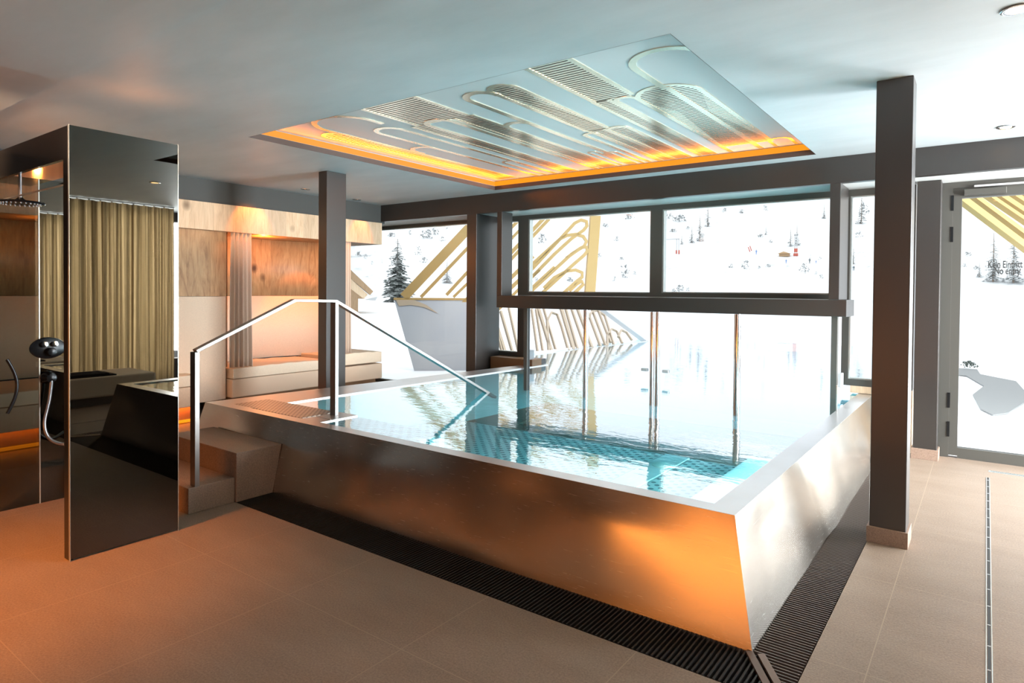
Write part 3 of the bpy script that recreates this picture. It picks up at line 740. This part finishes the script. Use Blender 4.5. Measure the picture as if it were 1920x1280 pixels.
obj('glass_rail', bx(-6.2, -3.87, 1.258, 1.264, 1.93, 1.938), m_edge, sw)
sc_ = thing('shower_control', (-4.98, 1.512, .95), 'oval black shower control plate on the mirrored panel', 'shower control')
bm = bm_new(); lathe(bm, (-4.978, 1.512, 1.007), [(.095, 0), (.100, .006), (.098, .014), (.085, .019), (.02, .020)], 32, 'x'); [setattr(v.co, 'z', 1.007+(v.co.z-1.007)*.70) for v in bm.verts]; obj('plate', bm, m_blackmetal, sc_, True)
bm = bm_new(); lathe(bm, (-4.958, 1.522, .982), [(.026, 0), (.028, .025), (.024, .035), (.01, .038)], 20, 'x'); obj('knob', bm, m_blackmetal, sc_, True)
for dy in (-.025, .03):
    bm = bm_new(); lathe(bm, (-4.958, 1.512+dy, 1.032), [(.018, 0), (.018, .02), (.004, .022)], 14, 'x'); obj('button', bm, m_chrome, sc_, True)
hs = thing('shower_hose', (-4.9, 1.52, .45), 'curved metal shower hose hanging from a round black wall outlet', 'shower hose')
bm = bm_new(); lathe(bm, (-4.978, 1.512, .815), [(.042, 0), (.042, .02), (.030, .045), (.028, .075), (.01, .08)], 20, 'x'); obj('outlet', bm, m_blackmetal, hs, True)
bm = bm_new(); pts = []
ctrl = [(-4.91, 1.512, .80), (-4.91, 1.50, .68), (-4.90, 1.47, .52), (-4.88, 1.50, .42), (-4.84, 1.58, .38), (-4.75, 1.68, .40)]
for i in range(len(ctrl)-1):
    p0 = Vector(ctrl[max(i-1, 0)]); p1 = Vector(ctrl[i]); p2 = Vector(ctrl[i+1]); p3 = Vector(ctrl[min(i+2, len(ctrl)-1)])
    for k in range(8):
        t_ = k/8; pts.append(.5*((2*p1)+(p2-p0)*t_+(2*p0-5*p1+4*p2-p3)*t_*t_+(3*p1-p0-3*p2+p3)*t_**3))
tube(bm, pts, .011, 10); obj('hose', bm, m_hose, hs, True)
h2 = bm_new(); pts = [(-4.97, 1.30+.05*math.sin(k/12*PI), .95-.34*k/12) for k in range(13)]; tube(h2, pts, .010, 8)
tag(obj('shower_hose', h2, m_blackmetal, smooth=True), 'black hose curving at the far left edge of the shower', 'shower hose')
rh = thing('rain_shower', (-4.86, 1.30, 1.9), 'black round overhead rain shower hanging on a thin pipe', 'shower head')
bm = bm_new(); lathe(bm, (-4.86, 1.34, 1.915), [(.12, 0), (.125, .006), (.12, .014), (.03, .022), (.012, .04)], 32); obj('head', bm, m_blackmetal, rh, True)
bm = bm_new(); tube(bm, [(-4.86, 1.34, 1.94), (-4.86, 1.34, 2.205)], .009, 8); obj('pipe', bm, m_hose, rh, True)
bm = bm_new()
for a in range(26):
    an = 2*PI*a/26; lathe(bm, (-4.86+.10*math.cos(an), 1.34+.10*math.sin(an), 1.908), [(.003, 0), (.005, .004), (.005, .008)], 6)
obj('nozzle_ring', bm, m_chrome, rh)

# ------------------------------------------------------------------ right side of the room (seen in the mirror)
lg = thing('lounger', (1.35, 3.0, 0), 'low sand coloured upholstered lounger reflected in the shower mirror', 'lounger')
obj('mattress', bx(1.0, 1.75, 1.7, 3.75, .10, .34), m_lounge, lg, bevel=.02, seg=3)
obj('base', bx(1.06, 1.7, 1.78, 3.68, 0, .10), m_lbase, lg)
tw = thing('towel', (1.2, 3.05, .34), 'folded black towel lying on the lounger in the mirror', 'towel')
obj('lower_fold', bx(1.04, 1.42, 2.75, 3.32, .341, .358), m_towel, tw, bevel=.006); obj('upper_fold', bx(1.06, 1.40, 2.77, 3.25, .359, .375), m_towel, tw, bevel=.006)
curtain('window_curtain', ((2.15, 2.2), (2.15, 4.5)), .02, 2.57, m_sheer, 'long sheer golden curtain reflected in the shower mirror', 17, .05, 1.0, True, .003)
fr = struct('window_6', loc=(2.92, 1, .3), label='right hand window band behind the curtain')
obj('window_frame', bx(*[(2.88, 2.95, y_, y_+.06, .3, 2.45) for y_ in (2.3, 3.7, 5.1, 6.5)]), m_frame, fr)

# ------------------------------------------------------------------ outdoors
def terrain_mesh():
    bm = bm_new(); rows = []
    rs = [0, 6.7, 9, 12, 14, 18, 24, 40, 60, 90, 118, 125, 140, 160, 180, 210, 250, 300, 360, 440, 520]
    na = 90
    a0, a1 = math.radians(-75), math.radians(30)
    for r in rs[1:]:
        rows.append([])
        for k in range(na+1):
            a = a0+(a1-a0)*k/na; x, y = r*math.sin(a), r*math.cos(a)
            if r == 6.7: y = 6.66; x = y*math.tan(max(a, math.radians(-68)))
            rows[-1].append(bm.verts.new((x, y, terrain(x, y)-.03)))
    for A, Bq in zip(rows, rows[1:]):
        for k in range(na): bm.faces.new((A[k], A[k+1], Bq[k+1], Bq[k]))
    return bm
bm = terrain_mesh()
# split near snow and slope materials by radius
o = obj('ground', bm, [m_snow, m_hill], smooth=True); o['kind'] = 'structure'; o['label'] = 'snow covered ground and mountain slope outside'; o['category'] = 'ground'
for p in o.data.polygons:
    c = o.data.vertices[p.vertices[0]].co + o.location
    p.material_index = 1 if math.hypot(c.x, c.y) > 60 else 0

def conifer(p, h, label, m_=None, dense=22, group='conifers on the snowy slope', name='conifer_tree', width=.42, k_=9):
    m_ = m_ or m_treefar
    t = thing(name, p, label, 'tree', group)
    bm = bm_new(); tube(bm, [p, p+Vector((0, 0, h*.97))], [h*.018, h*.003], 6); obj('trunk', bm, m_trunk, t)
    bm = bm_new()
    for i in range(dense):
        f = i/dense; z = h*(.08+.90*f); r = h*width*.5*(1-f)**.85*random.uniform(.8, 1.15)+h*.012
        n = max(4, int(k_*(1-f*.5)))
        for k in range(n):
            a = random.uniform(0, 2*PI); rr = r*random.uniform(.65, 1.1); dz = -rr*random.uniform(.15, .40)
            d = Vector((math.cos(a), math.sin(a), 0)); s = Vector((-d.y, d.x, 0))
            base = p+Vector((0, 0, z)); 
            for q in range(3):                       # drooping branch made of three thick leaf blades
                a_ = (q+.2)/3; b_ = (q+1.25)/3; ww = rr*.34*(1-q*.22)
                A = base+d*rr*a_+Vector((0, 0, dz*a_)); E_ = base+d*rr*b_+Vector((0, 0, dz*b_-.03*rr))
                M1 = (A+E_)/2+s*ww+Vector((0, 0, -rr*.05)); M2 = (A+E_)/2-s*ww+Vector((0, 0, -rr*.05)); T = (A+E_)/2+Vector((0, 0, rr*.06))
                vs = [bm.verts.new(x) for x in (A, M1, E_, M2, T)]
                for ff in ((0, 1, 4), (1, 2, 4), (2, 3, 4), (3, 0, 4), (0, 3, 2, 1)): bm.faces.new([vs[w2] for w2 in ff])
    obj('foliage', bm, m_, t)
def shrub(p, w2, h, label, m_=None, n=70, group='bushes poking out of the snow'):
    bm = bm_new()
    for _ in range(n):
        a = random.uniform(0, 2*PI); r = random.random()**.6; f = random.random()
        c = p+Vector((math.cos(a)*r*w2/2*(1-f*.5), math.sin(a)*r*w2/2*(1-f*.5), f*h)); s = w2*.09*random.uniform(.5, 1.4)
        vs = [bm.verts.new(c+Vector((random.uniform(-1, 1), random.uniform(-1, 1), random.uniform(-1, 1)))*s) for _ in range(4)]
        for ff in ((0, 1, 2), (0, 2, 3), (0, 3, 1), (1, 3, 2)): bm.faces.new([vs[q] for q in ff])
    tag(obj('snowy_bush', bm, m_ or m_treefar), label, 'bush', group)
def dist(p): return (p-EYE).dot(FX)
def px2m(p, px): return px*dist(p)/F
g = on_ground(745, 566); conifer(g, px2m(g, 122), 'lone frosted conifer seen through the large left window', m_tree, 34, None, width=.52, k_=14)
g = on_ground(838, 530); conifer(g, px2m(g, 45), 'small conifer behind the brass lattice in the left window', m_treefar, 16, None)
for px, py, hp, lab in ((1297, 455, 34, 'conifer at left of the right upper window, beside the clump'), (1312, 452, 52, 'taller conifer of the clump in the right upper window'), (1327, 425, 44, 'conifer of the clump highest on the slope in the right upper window'),
        (1482, 462, 38, 'conifer left of the ski lift pylon'), (1494, 460, 42, 'conifer directly behind the ski lift pylon'), (1278, 458, 22, 'short conifer near the overhead lift beam'),
        (1615, 420, 60, 'large conifer high in the narrow right window'), (1600, 495, 34, 'small conifer low in the narrow right window'),
        (1862, 528, 95, 'left one of two big conifers behind the door glass'), (1900, 530, 100, 'right one of two big conifers behind the door glass'), (1836, 520, 30, 'small conifer left of the pair behind the door glass'),
        (1436, 440, 20, 'tiny lone conifer above the hut'), (1545, 410, 30, 'slim bare conifer in the top right corner of the upper window')):
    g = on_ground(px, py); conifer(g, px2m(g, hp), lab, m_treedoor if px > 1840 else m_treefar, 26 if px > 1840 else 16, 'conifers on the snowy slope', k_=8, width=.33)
random.seed(11)
bl = [(1398, 505, 18, 16), (1371, 502, 12, 7), (1508, 512, 20, 18), (1276, 545, 18, 10), (1263, 548, 12, 7), (1290, 546, 10, 7), (1172, 520, 22, 24), (1152, 527, 10, 8), (1190, 515, 8, 7), (1540, 522, 10, 7), (1530, 515, 8, 6), (1440, 500, 12, 5), (1424, 503, 9, 4),
      (1122, 482, 14, 8), (1155, 452, 12, 8), (1165, 487, 10, 5), (700, 445, 16, 6), (735, 443, 18, 6), (672, 480, 14, 8), (686, 485, 10, 8), (698, 496, 6, 8), (784, 478, 16, 16), (800, 446, 28, 14), (815, 440, 18, 12), (830, 452, 12, 8), (838, 432, 14, 20), (795, 492, 18, 10), (768, 440, 10, 8),
      (716, 497, 5, 12), (1390, 400, 14, 7), (1435, 395, 12, 10), (1358, 398, 12, 10), (1425, 445, 14, 6), (1445, 455, 8, 5), (1275, 415, 26, 12), (1255, 410, 18, 10), (1262, 435, 14, 6), (1290, 430, 10, 5), (1015, 455, 22, 16), (1005, 530, 14, 10), (1068, 528, 16, 8), (1180, 410, 20, 8), (1135, 425, 14, 6),
      (1620, 400, 22, 18), (1610, 445, 16, 12), (1815, 480, 14, 8), (1808, 500, 10, 6), (1830, 505, 12, 6), (1520, 485, 6, 8), (1537, 488, 8, 6)]
for px, py, wp, hp in bl:
    g = on_ground(px, py); shrub(g, px2m(g, wp), px2m(g, hp), 'small frosted bush scattered on the snowy slope', n=60)
g = on_ground(1817, 688); shrub(g, px2m(g, 34), px2m(g, 10), 'low twiggy plants at the snow edge behind the door glass', m_tree, 50, None)
# hut
def local(t): return t
g = on_ground(1471, 480); s = px2m(g, 20)
hut = thing('ski_hut', g, 'tiny wooden hut with snowy gable roof on the slope', 'hut')
obj('walls', bx(g.x-s*.42, g.x+s*.42, g.y-s*.3, g.y+s*.3, g.z-.1, g.z+s*.22), m_timber, hut)
bm = bm_new()
prism(bm, [(g.x-s*.55, g.y-s*.4, g.z+s*.22), (g.x+s*.55, g.y-s*.4, g.z+s*.22), (g.x, g.y-s*.4, g.z+s*.42)], (0, 1, 0), s*.8); obj('roof', bm, m_timber, hut)
g = on_ground(1492, 480); s = px2m(g, 1)
py = thing('lift_pylon', g, 'grey and red ski lift pylon beside the hut', 'pylon')
obj('mast', bx((g.x-2.4*s, g.x-1.2*s, g.y-s, g.y+s, g.z, g.z+42*s), (g.x+1.2*s, g.x+2.4*s, g.y-s, g.y+s, g.z, g.z+42*s), (g.x-3*s, g.x+3*s, g.y-s, g.y+s, g.z+38*s, g.z+40*s)), m_grey, py)
obj('red_padding', bx((g.x-4*s, g.x+4*s, g.y-1.5*s, g.y+1.5*s, g.z, g.z+5*s), (g.x-3*s, g.x+3*s, g.y-1.4*s, g.y+1.4*s, g.z+7*s, g.z+14*s)), m_red, py)
g = on_ground(1271, 476); s = px2m(g, 1)
py = thing('lift_gantry', g, 'ski lift gantry with horizontal beam and red posts', 'pylon')
obj('mast', bx((g.x-3*s, g.x-2.2*s, g.y-s, g.y+s, g.z, g.z+28*s), (g.x+1.4*s, g.x+2.2*s, g.y-s, g.y+s, g.z, g.z+28*s)), m_grey, py)
obj('beam', bx(g.x-28*s, g.x+2.5*s, g.y-s, g.y+s, g.z+27*s, g.z+29*s), m_grey, py)
obj('red_posts', bx((g.x-4*s, g.x-2*s, g.y-1.2*s, g.y+1.2*s, g.z, g.z+7*s), (g.x+1.2*s, g.x+3.2*s, g.y-1.2*s, g.y+1.2*s, g.z, g.z+7*s)), m_red, py)
for i, (px, py_) in enumerate(((1406, 472), (1409, 470))):
    g = on_ground(px, py_); s = px2m(g, 1); bm = bm_new(); bar(bm, g, g+Vector((-3*s, 0, 9*s)), 1.4*s, 1.4*s, (0, 1, 0))
    tag(obj('slope_marker', bm, m_red), 'thin leaning red marker pole on the slope', 'pole', 'red slope markers')
def skier(px, py_, hp, m1, label):
    g = on_ground(px, py_); h = px2m(g, hp); t = thing('person', g, label, 'person', 'distant skiers')
    bm = bm_new()
    for sgn in (-1, 1): tube(bm, [g+Vector((sgn*h*.09, 0, 0)), g+Vector((sgn*h*.06, 0, h*.28)), g+Vector((sgn*h*.04, 0, h*.5))], [h*.04, h*.05, h*.07], 6)
    tube(bm, [g+Vector((0, 0, h*.46)), g+Vector((0, 0, h*.62)), g+Vector((0, 0, h*.80)), g+Vector((0, 0, h*.86))], [h*.09, h*.10, h*.12, h*.04], 8)
    for sgn in (-1, 1): tube(bm, [g+Vector((sgn*h*.12, 0, h*.79)), g+Vector((sgn*h*.18, -h*.05, h*.62)), g+Vector((sgn*h*.15, -h*.15, h*.52))], [h*.045, h*.04, h*.03], 6)
    obj('suit', bm, m1, t, True)
    bm = bm_new(); bmesh.ops.create_icosphere(bm, subdivisions=2, radius=h*.075, matrix=Matrix.Translation(g+Vector((0, 0, h*.93)))); obj('head', bm, m_dgrey, t, True)
skier(1418, 477, 9, m_blue, 'tiny person in blue standing in the middle of the slope')
skier(1518, 494, 10, m_dgrey, 'tiny person in dark clothes right of the lift pylon')
skier(1530, 494, 6, m_blue, 'tiny person in blue far right of the lift pylon')
skier(1598, 507, 9, m_blue, 'tiny left person of the pair in the narrow right window')
skier(1601, 507, 9, m_dgrey, 'tiny right person of the pair in the narrow right window')
skier(1474, 494, 8, m_blue, 'tiny person standing below the hut')

# brass lattice screen: upper leaning half and lower half along the outdoor pool
def plane_fn(p0, p1, p2):
    p0, p1, p2 = Vector(p0), Vector(p1), Vector(p2); n = (p1-p0).cross(p2-p0).normalized()
    if n.y > 0: n = -n
    def f(px, py):
        d = ray(px, py); return EYE+d*((p0-EYE).dot(n)/d.dot(n))
    return f, n
upf, upn = plane_fn((-8.76, 8.0, 1.30), (-6.1, 10.5, 1.35), (-8.76, 8.0, 3.0))
ls = thing('brass_lattice', (-8.0, 8.7, 1.30), 'golden brass lattice screen with rounded loops, upper part, leaning outside', 'lattice screen')
def pbar(fn, n, pts, wpx, m_, parent, name, depth=.05):
    P = [fn(*p) for p in pts]; bm = bm_new(); A = []
    for i, p in enumerate(P):
        d = (P[min(i+1, len(P)-1)]-P[max(i-1, 0)]).normalized(); s = d.cross(n).normalized()*px2m(p, wpx)/2; A.append((p+s, p-s))
    for (a, b), (c, d) in zip(A, A[1:]): hexa(bm, [a, b, d, c, a-n*depth, b-n*depth, d-n*depth, c-n*depth])
    return obj(name, bm, m_, parent)
def arc2(p, q, bulge, n=10):
    p = Vector((*p, 0)); q = Vector((*q, 0)); d = q-p; s = Vector((-d.y, d.x, 0)).normalized()*bulge
    return [(p+d*(.5-.5*math.cos(PI*k/n))+s*math.sin(PI*k/n))[:2] for k in range(n+1)]
pbar(upf, upn, [(757, 557), (900, 405)], 17, m_brassout, ls, 'edge_beam', .12)
pbar(upf, upn, [(1105, 575), (1118, 395)], 19, m_brassout, ls, 'edge_beam', .12)
# straight bars rising to the upper right, joined by loops at their tips
bars_up = [((789, 557), (872, 470), (960, 380), 6), ((837, 553), (872, 515), (985, 400), 6), ((850, 557), (880, 528), (1000, 405), 5), ((862, 575), (962, 470), (1021, 408), 7),
           ((872, 580), (962, 482), (1030, 410), 6), ((885, 590), (961, 518), (1000, 480), 7), ((905, 590), (962, 536), (1000, 500), 7), ((925, 590), (975, 540), (1012, 506), 5), ((958, 575), (1000, 537), (1040, 500), 5)]
for *pp, w2 in bars_up: pbar(upf, upn, pp, w2, m_brassout, ls, 'bar')
loops = [[(985, 517), (1000, 502), (1066, 431), (1078, 418), (1090, 412), (1100, 415), (1101, 423), (1095, 431), (1072, 447), (1040, 476), (985, 532)],
         [(985, 507), (1050, 448), (1064, 441), (1080, 439), (1094, 443), (1100, 452), (1096, 461), (1072, 476), (985, 556)],
         [(1062, 484), (1090, 464), (1100, 463), (1102, 470), (1096, 478), (1075, 496), (1005, 560)],
         [(1020, 540), (1040, 520), (1063, 508), (1080, 506), (1092, 511), (1092, 519), (1082, 527), (1045, 560)],
         [(1068, 545), (1082, 532), (1092, 527), (1094, 533), (1086, 541), (1066, 560)]]
for pp in loops: pbar(upf, upn, pp, 6, m_brassout, ls, 'loop')
pbar(upf, upn, [(738, 560), (1105, 562)], 4, m_brassout, ls, 'ridge_rail', .1)
b1 = Vector((-5.51, 7.57, .475)); b2 = Vector((-5.22, 11.05, .475)); r2 = on_y(1100, 553, 10.5)
lof, lon = plane_fn(b1, b2, r2)
ll = thing('lattice_base', (-5.5, 9.3, .47), 'pale lower lattice with arched bars standing along the outdoor pool edge', 'lattice screen')
pbar(lof, lon, [(1216, 640), (1140, 584), (1105, 556)], 5, m_grey, ll, 'edge_beam', .08)
pbar(lof, lon, [(925, 672), (990, 664), (1110, 652), (1216, 640)], 4, m_grey, ll, 'base_rail', .08)
for a, b, w2 in (((998, 578), (1010, 663), 3), ((1006, 578), (1020, 662), 3), ((1010, 575), (1036, 660), 6), ((1020, 575), (1045, 660), 3), ((1053, 575), (1078, 657), 7), ((1061, 575), (1085, 656), 4), ((1072, 575), (1100, 655), 4), ((1084, 578), (1112, 652), 5), ((1100, 575), (1128, 650), 4), ((1110, 575), (1138, 649), 4), ((1122, 578), (1146, 640), 4),
                 ((955, 575), (975, 665), 3), ((940, 582), (965, 668), 4), ((930, 610), (945, 668), 3), ((922, 575), (950, 665), 6), ((905, 580), (930, 668), 5)): pbar(lof, lon, [a, b], w2, m_brasspale, ll, 'bar', .04)
for pts in ([(1030, 660), (1027, 600), (1035, 584), (1046, 588), (1054, 610), (1068, 659)], [(1105, 595), (1110, 584), (1120, 580), (1135, 590), (1146, 625), (1152, 645)], [(1140, 648), (1140, 625), (1148, 615), (1158, 620), (1168, 642)], [(1160, 630), (1166, 617), (1176, 622), (1186, 636)]):
    pbar(lof, lon, pts, 3.5, m_brasspale, ll, 'loop', .04)
# slanting sheet board with snow below the lattice
bf, bn_ = plane_fn((-8.76, 8.05, 1.30), (-6.1, 10.55, 1.35), (-8.5, 7.75, 0))
sb = thing('slanted_board', (-8.0, 8.5, 0), 'snow dusted grey metal board slanting below the brass lattice', 'board')
bm = bm_new(); prism(bm, [bf(739, 562), bf(900, 562), bf(935, 700), bf(778, 700)], -bn_, .06); obj('sheet', bm, m_board, sb)
bm = bm_new(); prism(bm, [bf(742, 562)+bn_*.01, bf(775, 562)+bn_*.01, bf(800, 572)+bn_*.01, bf(822, 588)+bn_*.01, bf(795, 576)+bn_*.01, bf(770, 572)+bn_*.01, bf(748, 574)+bn_*.01], bn_, .004); obj('bare_patch', bm, m_brasspale, sb)
# chalet eave seen past the alcove
ch = thing('chalet', (-25.5, 20, 0), 'timber chalet gable corner with stepped eave outside the left window', 'building')
Yc = 20; cd = ray(672, 530); cd.z = 0; cd.normalize()
q0, q1, q2 = on_y(655, 505, Yc), on_y(697, 546, Yc), on_y(650, 560, Yc)
bm = bm_new(); prism(bm, [on_y(630, 482, Yc), on_y(655, 503, Yc), on_y(700, 546, Yc), on_y(694, 553, Yc), on_y(652, 517, Yc), on_y(630, 500, Yc)], cd, 4); obj('roof', bm, m_timber, ch)
bm = bm_new(); prism(bm, [on_y(630, 500, Yc+.2), on_y(652, 517, Yc+.2), on_y(690, 552, Yc+.2), on_y(682, 560, Yc+.2), on_y(630, 520, Yc+.2)], cd, 3.8); obj('verge_board', bm, m_oak, ch)
a_ = on_y(630, 520, Yc+.5); b_ = on_y(684, 560, Yc+.5); bm = bm_new(); prism(bm, [a_, b_, (a_.x, Yc+.5, b_.z)], cd, 3); obj('gable', bm, m_timber, ch)
bm = bm_new(); c_ = on_y(708, 556, Yc); d_ = on_y(684, 562, Yc); prism(bm, [d_, c_, (c_.x-.15, Yc, d_.z-.03)], cd, .6); obj('gutter', bm, m_grey, ch)
bm = bm_new(); prism(bm, [(a_.x, Yc+.5, 0), (b_.x-.5, Yc+.5, 0), (b_.x-.5, Yc+.5, b_.z), (a_.x, Yc+.5, b_.z)], cd, 3); obj('wall', bm, m_timber, ch)
# brass louvre above the door outside
upd, dn = plane_fn((-.248, 9, 2.54), (.332, 9, 2.0), (.5, 9.6, 2.9))
dl = thing('brass_louvre', (.5, 9, 1.9), 'slanting brass louvre bars outside above the glass door', 'lattice screen')
for a, b, w2 in (((1795, 362), (1950, 478), 13), ((1815, 355), (1960, 462), 9), ((1838, 352), (1965, 438), 7), ((1858, 350), (1970, 424), 10), ((1885, 350), (1975, 408), 9), ((1905, 350), (1975, 392), 9)):
    pbar(upd, dn, [a, b], w2, m_brassout, dl, 'bar', .08)
bm = bm_new()
poly = [(1788, 686), (1830, 688), (1838, 700), (1868, 706), (1905, 713), (1925, 735), (1922, 752), (1890, 772), (1862, 776), (1838, 764), (1824, 738), (1845, 722), (1812, 703), (1786, 700)]
def g0(px, py):
    d = ray(px, py); t_ = -(EYE.z)/d.z; p = EYE+d*t_; return Vector((p.x, p.y, -.02))
prism(bm, [g0(*p) for p in poly], (0, 0, 1), .012)
tag(obj('meltwater_patch', bm, m_wet), 'grey thawed patch in the snow behind the glass door', 'puddle')
